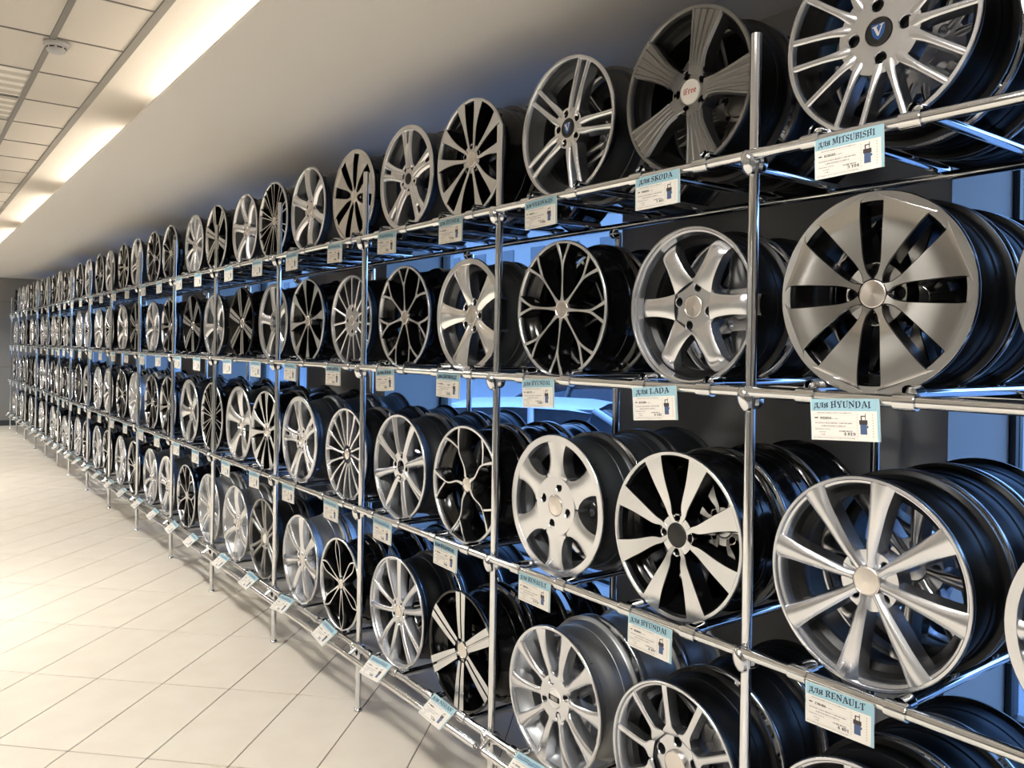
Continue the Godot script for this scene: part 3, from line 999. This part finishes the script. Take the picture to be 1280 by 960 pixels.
	for i in xs.size() - 1:
		for j in range(-11, 25):
			var a := -3.155 - pz * (j - 1)
			var b := a - pz
			if b < END_Z or a > z0:
				continue
			if is_lamp(i, j):
				continue
			var lo := Vector3(maxf(xs[i + 1] + 0.011, xl), CEIL_Y + 0.003, b + 0.004)
			var hi := Vector3(xs[i] - 0.011, CEIL_Y + 0.018, a - 0.004)
			if i < 3 and b < -2.0 and count < 120:
				count += 1
				block("ceiling_tile", lo, hi, mat.ceiling_tile, ceil, 0.003)
			else:
				trest.box(lo, hi, 0.003)
	part("ceiling_tiling", to_mesh([trest]), [mat.ceiling_tile], ceil).set_meta("kind", "stuff")
	for i in xs.size():
		if xs[i] > xl:
			var gw: float = 0.02 if i == 0 else 0.0135
			block("runner", Vector3(xs[i] - gw, CEIL_Y - 0.004, END_Z), Vector3(xs[i] + gw, CEIL_Y + 0.01, z0), mat.ceiling_grid, ceil, 0.002)
	for j in range(-11, 25):
		var a := -3.155 - pz * j
		if a > END_Z and a < z0:
			block("cross_tee", Vector3(xl, CEIL_Y - 0.001, a - 0.005), Vector3(xe, CEIL_Y + 0.01, a + 0.005), mat.ceiling_grid, ceil, 0.001)
	var bulk := struct(part("ceiling_bulkhead", bulkhead(z0), [mat.plaster], self))
	struct(block("trim_1", Vector3(1.62, SOFFIT_Y + 0.012, END_Z), Vector3(1.66, CEIL_Y + 0.02, z0), mat.plaster, self))


func bulkhead(z0: float) -> ArrayMesh:
	var b := MB.new()
	b.box(Vector3(0.955, SOFFIT_Y, END_Z), Vector3(WALL_X, SOFFIT_Y + 0.012, z0), 0.002)
	return to_mesh([b])


func is_lamp(i: int, j: int) -> bool:
	# lamps fill two cells of the grid: columns 1, 5, 9 (from the cove), every sixth pair of rows
	return (i == 1 or i == 5 or i == 9) and posmod(j - 4, 8) < 2


func make_lamps() -> void:
	var xl := -5.0
	var xs := [0.885]
	var xk := 0.563
	while xk > xl - 0.4:
		xs.append(xk)
		xk -= 0.615
	var seen := 0
	for i in [1, 5, 9]:
		for j in range(-11, 25):
			if posmod(j - 4, 8) != 0:
				continue
			var a := -3.155 - 0.615 * (j - 1)
			var b := a - 1.23
			if a > 3.9 or b < END_Z + 0.1 or xs[i + 1] < xl:
				continue
			var x0: float = xs[i + 1] + 0.014
			var x1: float = xs[i] - 0.014
			var mid := Vector3((x0 + x1) / 2, CEIL_Y, (a + b) / 2)
			var first: bool = i == 1 and j == 4
			var o := thing("ceiling_light", "louvred fluorescent ceiling light set in the tile grid left of the smoke detector" if first else "louvred ceiling light, %s row from the lowered ceiling, %s from the near wall" % [ORD[i / 4], ORD[(j + 11) / 8]], "ceiling light", mid, "" if first else "ceiling lights further into the shop")
			var h := (a - b) / 2 - 0.008
			var wx := (x1 - x0) / 2
			var tray := MB.new()
			tray.box(Vector3(-wx, 0.075, -h), Vector3(wx, 0.085, h))
			for s in [-1.0, 1.0]:
				tray.box(Vector3(s * wx - 0.004, 0.0, -h), Vector3(s * wx + 0.004, 0.08, h))
				tray.box(Vector3(-wx, 0.0, s * h - 0.004), Vector3(wx, 0.08, s * h + 0.004))
			part("tray", to_mesh([tray]), [mat.lamp_metal], o)
			for k in 4:
				part("lamp_tube", tube(2 * h - 0.06, 0.008), [mat.tube_glow], o, Transform3D(ALONG_Z, Vector3(lerpf(-wx, wx, (k + 0.5) / 4.0), 0.055, 0)))
			if first or i == 1:
				var lv := MB.new()
				lv.box(Vector3(-wx + 0.005, 0.002, -0.0015), Vector3(wx - 0.005, 0.043, 0.0015))
				var lm := to_mesh([lv])
				for k in 10:
					part("louvre_blade", lm, [mat.lamp_metal], o, Transform3D(Basis.IDENTITY, Vector3(0, 0, lerpf(-h, h, k / 9.0 * 0.98 + 0.01))))
				var sv := MB.new()
				sv.box(Vector3(-0.0015, 0.002, -h + 0.005), Vector3(0.0015, 0.034, h - 0.005))
				var sm := to_mesh([sv])
				for k in 3:
					part("louvre_spine", sm, [mat.lamp_metal], o, Transform3D(Basis.IDENTITY, Vector3(lerpf(-wx, wx, (k + 1) / 4.0), 0, 0)))
			# the louvres keep the light off shallow angles, so the lamp is a wide cone
			for e in [-0.3, 0.3]:
				var light := SpotLight3D.new()
				light.name = "lamp_glow"
				light.light_energy = LAMP_POWER / 2.0
				light.light_color = Color(1.0, 0.985, 0.96)
				light.light_size = 0.26
				light.spot_angle = 72.0
				light.spot_angle_attenuation = 0.6
				light.spot_range = 30.0
				light.spot_attenuation = 2.0
				light.shadow_enabled = true
				o.add_child(light, true)
				light.position = Vector3(0, -0.008, e)
				light.rotation.x = -PI / 2
	# tubes lying in the cove, with dark gaps between the fittings
	var runs := [[3.55, 1.2], [0.4, -1.95], [-2.75, -5.1], [-5.9, -8.3], [-9.1, -11.4], [-12.2, -14.55], [-15.3, -17.5]]
	for r in runs:
		var a: float = r[0]
		var b: float = r[1]
		var o := thing("cove_light", "strip light hidden above the lowered ceiling edge, number %s counted from the camera" % ORD[clampi(int((3.55 - a) / 3.1 + 0.5), 0, 9)], "strip light", Vector3(1.24, SOFFIT_Y + 0.06, (a + b) / 2), "strip lights hidden along the ceiling edge")
		block("batten", Vector3(-0.02, -0.048, -(a - b) / 2), Vector3(0.02, 0.025, (a - b) / 2), mat.lamp_white, o, 0.003)
		part("lamp_tube", tube(a - b - 0.04, 0.008), [mat.tube_glow], o, Transform3D(ALONG_Z, Vector3(0, 0.036, 0)))
		var light := AreaLight3D.new()
		light.name = "lamp_glow"
		light.area_size = Vector2(0.02, a - b - 0.05)
		light.area_normalize_energy = true
		light.light_energy = COVE_POWER * (a - b)
		light.light_color = Color(1.0, 0.955, 0.88)
		light.shadow_enabled = true
		light.area_range = 12.0
		o.add_child(light)
		light.position = Vector3(0, 0.048, 0)
		light.rotation.x = PI / 2


func make_detector() -> void:
	var o := thing("smoke_detector", "small round white smoke detector on the ceiling tile grid", "smoke detector", Vector3(0.585, CEIL_Y - 0.004, -4.45))
	o.scale = Vector3.ONE * 0.76
	var b := MB.new()
	b.lathe([[0.072, 0.0], [0.072, -0.018], [0.063, -0.022]], 32, true)
	b.lathe([[0.056, -0.022], [0.063, -0.022]], 32)
	part("base", to_mesh([b]), [mat.detector_plastic], o, Transform3D(Basis(Vector3(1, 0, 0), -PI / 2)))
	var h := MB.new()
	h.lathe([[0.056, -0.020], [0.056, -0.040], [0.05, -0.056], [0.03, -0.066], [0.0001, -0.068]], 32, true)
	part("head", to_mesh([h]), [mat.detector_plastic], o, Transform3D(Basis(Vector3(1, 0, 0), -PI / 2)))
	for k in 8:
		var s := MB.new()
		s.box(Vector3(-0.014, -0.0385, 0.054), Vector3(0.014, -0.0305, 0.0575))
		part("vent_slot", to_mesh([s]), [mat.dark_trim], o, Transform3D(Basis(Vector3.UP, TAU * k / 8 + 0.2)))


# ---------------------------------------------------------------- outside
func car(label: String, paint: Material, at: Vector3, turn: float) -> Node3D:
	var o := thing("car", label, "car", at)
	o.rotation.y = turn
	# body: stations along the length (z), each a closed section; front towards +z
	var b := MB.new()
	var st := [[-2.05, 0.55, 0.72, 0.74], [-1.95, 0.32, 0.80, 0.95], [-1.2, 0.2, 0.86, 0.98], [0.0, 0.18, 0.87, 0.94], [1.0, 0.2, 0.86, 0.92], [1.8, 0.25, 0.80, 0.78], [2.08, 0.42, 0.68, 0.62]]
	var rows := []
	for s in st:
		var w: float = s[2]
		rows.append(PackedVector3Array([Vector3(-w + 0.06, s[1], s[0]), Vector3(-w, s[1] + 0.12, s[0]), Vector3(-w, s[3] - 0.1, s[0]), Vector3(-w + 0.08, s[3], s[0]), Vector3(0, s[3] + 0.02, s[0]), Vector3(w - 0.08, s[3], s[0]), Vector3(w, s[3] - 0.1, s[0]), Vector3(w, s[1] + 0.12, s[0]), Vector3(w - 0.06, s[1], s[0])]))
	b.grid(rows, true, true)
	part("body", to_mesh([b]), [paint], o)
	# greenhouse: glass band with roof, pillars and rear hatch
	var c := MB.new()
	var low := PackedVector3Array([Vector3(-0.78, 0.93, -1.85), Vector3(0.78, 0.93, -1.85), Vector3(0.80, 0.92, 1.05), Vector3(-0.80, 0.92, 1.05)])
	var high := PackedVector3Array([Vector3(-0.60, 1.40, -1.45), Vector3(0.60, 1.40, -1.45), Vector3(0.62, 1.41, 0.15), Vector3(-0.62, 1.41, 0.15)])
	c.grid([low, high], true, true)
	part("windows", to_mesh([c]), [mat.car_glass], o)
	var r := MB.new()
	var rr := []
	for s in [[-1.55, 1.38, 0.58], [-1.4, 1.425, 0.61], [-0.7, 1.46, 0.63], [-0.1, 1.45, 0.63], [0.2, 1.415, 0.60]]:
		rr.append(PackedVector3Array([Vector3(-s[2] - 0.03, s[1] - 0.05, s[0]), Vector3(-s[2] + 0.06, s[1], s[0]), Vector3(0, s[1] + 0.025, s[0]), Vector3(s[2] - 0.06, s[1], s[0]), Vector3(s[2] + 0.03, s[1] - 0.05, s[0])]))
	r.grid(rr, false, true)
	part("roof", to_mesh([r]), [paint], o)
	for s in [-1.0, 1.0]:
		for e in [[0.79, 0.92, 1.03, 0.62, 1.41, 0.17], [0.77, 0.93, -1.83, 0.60, 1.40, -1.46], [0.79, 0.93, -0.45, 0.63, 1.41, -0.5]]:
			var p0 := Vector3(e[0] * s, e[1], e[2])
			var p1 := Vector3(e[3] * s, e[4], e[5])
			var d := (p1 - p0)
			var bas := Basis.looking_at(d, Vector3(0, 0, 1))
			part("pillar", tube(d.length(), 0.035), [paint], o, Transform3D(bas, (p0 + p1) / 2))
		for z in [-1.3, 1.3]:
			part("tyre", tube(0.2, 0.31), [mat.rubber], o, Transform3D(ALONG_X, Vector3(0.76 * s, 0.31, z)))
		block("tail_lamp", Vector3(0.6 * s - 0.1, 0.72, -2.03), Vector3(0.6 * s + 0.1, 0.92, -1.9), mat.tail_red, o, 0.02)
	return o


func make_outside() -> void:
	struct(block("street_ground", Vector3(2.9, -0.7, -70), Vector3(60, -0.45, 10), mat.asphalt, self))
	car("white hatchback parked just outside the window between the chrome posts", mat.white_car, Vector3(6.1, -0.45, -6.7), deg_to_rad(35))
	car("dark car with red tail lamp parked beyond the white car outside the window", mat.dark_car, Vector3(10.4, -0.45, -12.0), deg_to_rad(190))
	var o := thing("apartment_building", "pale apartment building seen through the window across the street", "building", Vector3(30, -0.45, -36))
	block("wall", Vector3(0, 0, -130), Vector3(8, 17, 22), mat.facade, o)
	var pane := MB.new()
	pane.box(Vector3(-0.06, 0, 0), Vector3(0.02, 1.5, 1.3))
	var pm := to_mesh([pane])
	for f in 6:
		for k in 48:
			part("window", pm, [mat.facade_dark], o, Transform3D(Basis.IDENTITY, Vector3(0, 1.0 + f * 2.75, 18.6 - k * 3.0)))
	for f in 6:
		block("floor_band", Vector3(-0.12, 0.1 + f * 2.75, -130), Vector3(0.0, 0.3 + f * 2.75, 22), mat.lamp_white, o)


# ---------------------------------------------------------------- put together
const LAMP_POWER := 11.6
const COVE_POWER := 0.25
const SKY_POWER := 6.0
const COLS := 32
var col_z := []
# where the nearer front wheels stand along each shelf (from the right), and their radii
const NEAR_Z := [
	[-0.445, -0.937, -1.463, -1.947, -2.484, -2.950, -3.434, -3.951, -4.435, -4.897, -5.450, -5.947],
	[-0.445, -0.939, -1.440, -1.961, -2.478, -2.952, -3.439, -3.944, -4.414, -4.932, -5.470, -5.967],
	[-0.445, -0.946, -1.477, -1.970, -2.480, -2.971, -3.471, -4.016, -4.502, -4.957, -5.487, -6.013],
	[-0.445, -0.950, -1.475, -1.967, -2.490, -2.977, -3.514, -3.984, -4.510, -4.988, -5.523, -6.058],
]
const NEAR_R := [
	[0.216, 0.216, 0.217, 0.2185, 0.216, 0.217, 0.212, 0.215],
	[0.215, 0.2185, 0.209, 0.215, 0.208, 0.211, 0.207, 0.213],
	[0.224, 0.226, 0.223, 0.222, 0.215, 0.217, 0.213, 0.224],
	[0.224, 0.222, 0.219, 0.2235, 0.216, 0.226, 0.213, 0.225],
]


func _ready() -> void:
	rng.seed = 7
	# camera: looking 36.8 degrees to the right of the rack's direction, lens shifted down a little
	var yaw := deg_to_rad(36.75997)
	var pitch := deg_to_rad(-0.136393)
	var roll := deg_to_rad(0.91855)
	var fwd := Vector3(sin(yaw) * cos(pitch), sin(pitch), -cos(yaw) * cos(pitch))
	var r0 := Vector3(cos(yaw), 0, sin(yaw))
	var u0 := r0.cross(fwd)
	var right := r0 * cos(roll) + u0 * sin(roll)
	var up := u0 * cos(roll) - r0 * sin(roll)
	var cam := Camera3D.new()
	cam.name = "camera"
	add_child(cam)
	cam.transform = Transform3D(Basis(right, up, -fwd), Vector3(0, EYE, 0))
	cam.projection = Camera3D.PROJECTION_FRUSTUM
	cam.near = 0.05
	cam.far = 300.0
	cam.size = 0.05 * 960.0 / FOCAL
	cam.frustum_offset = Vector2(0, -0.05 * (480.0 - 437.338) / FOCAL)
	cam.current = true
	# sky: blue dusk
	var env := Environment.new()
	var sky := Sky.new()
	var sm := ProceduralSkyMaterial.new()
	sm.sky_top_color = Color(0.40, 0.60, 0.92)
	sm.sky_horizon_color = Color(0.60, 0.79, 1.0)
	sm.sky_curve = 0.3
	sm.ground_bottom_color = Color(0.15, 0.18, 0.24)
	sm.ground_horizon_color = Color(0.5, 0.7, 0.95)
	sky.sky_material = sm
	env.background_mode = Environment.BG_SKY
	env.sky = sky
	env.background_energy_multiplier = SKY_POWER
	env.tonemap_mode = Environment.TONE_MAPPER_LINEAR
	env.tonemap_exposure = 1.0
	env.sdfgi_enabled = true
	env.ssao_enabled = true
	env.ssil_enabled = true
	var we := WorldEnvironment.new()
	we.name = "world"
	we.environment = env
	add_child(we)

	make_materials()
	for b in POST_Z.size() - 1:
		pass
	# two columns of wheels in every bay; the first ones where the photograph shows them
	col_z = [-0.455, -0.952, -1.488, -1.972, -2.485, -2.962, -3.455, -3.965, -4.46, -4.95]
	for k in range(5, POST_Z.size() - 1):
		var a: float = POST_Z[k]
		var b: float = POST_Z[k + 1]
		col_z.append(lerpf(a, b, 0.27))
		col_z.append(lerpf(a, b, 0.74))
	make_room()
	make_outside()
	make_lamps()
	make_rack()
	make_wheels()
	make_tags()
	make_detector()
	for o in find_children("*", "", true, false):
		for k in o.get_meta_list():
			if str(k).begins_with("_n_"):
				o.remove_meta(k)


func make_wheels() -> void:
	var D := make_designs()
	var F := make_finishes()
	# design, finish, turn, emblem for the wheels one can make out, from the right
	var known := [
		[["petal10", "silver_black", 0], ["star10", "silver_black", 18, "shield"], ["rib5", "gun", -20, "script"], ["twin5", "silver_dark", -22, "shield"], ["pair5flare", "black", 0], ["split5", "silver_dark", 0, "dark"], ["slot8", "polished", 10], ["fat6", "silver_dark", 8], ["lines10", "black", 0], ["fat6", "silver_dark", 20], ["bars6", "black", 12], ["petal10", "silver_black", 0], ["vee6", "black", 8], ["fork7", "black", 10]],
		[["broad6", "silver_dark", 10], ["slot8", "polished", 22.5], ["six_step", "silver_black", 30], ["fork8", "black", -4], ["wide5", "bright", 18], ["fork7", "black", 0], ["fan15", "silver_black", 0], ["flare8", "black", 8], ["five_open", "silver_black", 10], ["bars6", "black_rim", 10], ["wide5", "silver_dark", 30], ["bars6", "black_rim", 15], ["flare8", "black", 0], ["seven", "silver_dark", 0]],
		[["split5", "silver_black", 30], ["eight", "silver_black", -9], ["paddle8", "black", 0, "dark"], ["broad6", "silver_dark", 0], ["swirl5", "black", 20], ["eight_open", "silver_dark", 15], ["turbine16", "silver_black", 0], ["split5", "silver_dark", 12], ["pair5flare", "black", 10], ["wide5", "silver_dark", 0], ["lines10", "black", 6], ["wide5", "silver_black", 20], ["flare8", "black", 8], ["fork7", "black", 0]],
		[["seven", "silver_dark", 0], ["mesh10", "silver_black", 8], ["mesh10", "silver_black", 10], ["nine", "silver", 20, "plate"], ["bars6", "black_rim", 0], ["slim10", "silver_black", 10], ["vee6", "black", 10], ["seven", "silver", 0], ["twin6", "gun", 0], ["fat6", "silver", 0], ["twin6", "silver", 15], ["fork7", "black", 10], ["split5", "silver_dark", 8], ["seven", "silver_dark", 10]],
	]
	var pool := [["seven", "silver_dark"], ["flare8", "black"], ["wide5", "silver_black"], ["fork8", "black"], ["nine", "silver"], ["lines10", "black"], ["petal10", "silver_dark"], ["bars6", "black_rim"], ["twin5", "silver_dark"], ["turbine16", "silver_black"], ["pair5flare", "black"], ["fat6", "silver_dark"], ["vee6", "black"], ["eight", "silver_dark"]]
	var radius := [0.216, 0.2145, 0.225, 0.226]
	var pitch := 0.192
	var spare := []
	for s in 4:
		for c in COLS:
			var w: Array
			if c < known[s].size():
				w = known[s][c]
			else:
				var p: Array = pool[rng.randi_range(0, pool.size() - 1)]
				if (c + s) % 2 == 0:
					p = pool[[0, 2, 4, 6, 8, 11, 13][rng.randi_range(0, 6)]]
				else:
					p = pool[[1, 3, 5, 7, 10, 12, 9][rng.randi_range(0, 6)]]
				w = [p[0], p[1], rng.randf() * 40.0]
			var d: Dictionary = D[w[0]]
			var fin: Dictionary = F[w[1]]
			var r: float = NEAR_R[s][c] if c < 8 else radius[s] + rng.randf_range(-0.002, 0.002)
			var y: float = SHELF_Y[s] + BAR_UP[s] + sqrt((r + 0.0132) * (r + 0.0132) - 0.0121)
			var z: float = NEAR_Z[s][c] if c < 12 else col_z[c]
			if c >= 12:
				var near := minf(absf(z - (NEAR_Z[s][11] if c == 12 else col_z[c - 1])), absf(z - col_z[c + 1]) if c < COLS - 1 else 1.0)
				if r > near / 2.0 - 0.004:
					r = near / 2.0 - 0.004
					y = SHELF_Y[s] + BAR_UP[s] + sqrt((r + 0.0132) * (r + 0.0132) - 0.0121)
			var z_own := z
			for row in 3:
				z = z_own
				if row == 2 and s > 0:
					for p: float in POST_Z:
						if absf(z - p) < r + 0.015:
							z = p + signf(z - p) * (r + 0.015)
					var off := 0.11 - absf(z - z_own)
					y = maxf(y, SHELF_Y[s] + BAR_UP[s] + sqrt((r + 0.0132) * (r + 0.0132) - off * off))
				var x: float = FACE_X + pitch * row + (0.0 if row == 0 else rng.randf_range(-0.004, 0.004))
				if row > 0 and c > 20:
					spare.append([d, r, y, z, x])
					continue
				var spin: float = w[2] if row == 0 else rng.randf() * 72.0
				var o := make_wheel(d, fin, spin, r, z, y, x, row == 0 and c < 20, w[3] if row == 0 and w.size() > 3 else "")
				var label: String
				if row == 0:
					label = "%s %s wheel, %s from the right in front, %s shelf" % [fin.w, d.words, ORD[c], SHELF[s]]
				elif row == 1:
					label = "alloy wheel standing directly behind the %s front wheel from right, %s shelf" % [ORD[c], SHELF[s]]
				else:
					label = "rearmost alloy wheel, by the window behind the %s front wheel, %s shelf" % [ORD[c] + " right-hand" if false else ORD[c], SHELF[s]]
				tag(o, label, "wheel", "alloy wheels on the %s shelf" % SHELF[s])
	# the small wheels at the back of the far bays, merged into one
	var mm := MultiMesh.new()
	mm.transform_format = MultiMesh.TRANSFORM_3D
	var one := MB.new()
	var rim := rim_mesh("thin")
	one.add(rim[0], Transform3D.IDENTITY)
	one.add(rim[1], Transform3D.IDENTITY)
	mm.mesh = to_mesh([one])
	mm.mesh.surface_set_material(0, mat.satin_black)
	mm.instance_count = spare.size()
	for k in spare.size():
		var q: Array = spare[k]
		mm.set_instance_transform(k, Transform3D(Basis(Vector3.UP, -PI / 2).scaled(Vector3(q[1], q[1], q[1])), Vector3(q[4], q[2], q[3])))
	var mi := MultiMeshInstance3D.new()
	mi.name = "far_wheels"
	mi.multimesh = mm
	add_child(mi)
	tag(mi, "dark wheels in the rows behind, far end of the rack", "wheels")
	mi.set_meta("kind", "stuff")


func make_tags() -> void:
	var words := [
		["", "MITSUBISHI", "SKODA", "VOLKSWAGEN", "HYUNDAI"],
		["", "HYUNDAI", "LADA", "HYUNDAI", "CHEVROLET", "KIA", "LADA"],
		["", "RENAULT", "HYUNDAI", "RENAULT", "HYUNDAI"],
		["", "", "", "", "NISSAN"],
	]
	var codes := {"0_1": ["850683", "3 104"], "0_2": ["930628", "3 461"], "0_3": ["930671", "3 900"], "0_4": ["932610", "4 250"], "1_1": ["932816", "4 819"], "1_2": ["821599", "4 345"], "1_3": ["821173", "4 987"], "2_1": ["1790-826", "4 451"], "2_2": ["828995", "4 397"], "2_3": ["930511", "4 178"], "3_4": ["930528", "4 290"]}
	for s in 4:
		for c in COLS:
			var text := ""
			if c < words[s].size() and words[s][c] != "":
				text = "для " + words[s][c]
			var cp: Array = codes.get("%d_%d" % [s, c], ["", ""])
			var tilt := rng.randf_range(-2.0, 2.0)
			if s == 1 and c in [1, 2, 3, 5]:
				tilt = -5.0 if c == 2 else -3.5
			if s == 3:
				tilt = rng.randf_range(-6.0, 6.0)
			var variant := 0 if cp[0] != "" else 1 + (c + s) % 5
			make_tag(col_z[c] - 0.001, s, text, cp[0], cp[1], tilt, "blue-topped price tag under the %s front wheel from right, %s shelf rail" % [ORD[c], SHELF[s]], "price tags on the %s shelf" % SHELF[s], variant)
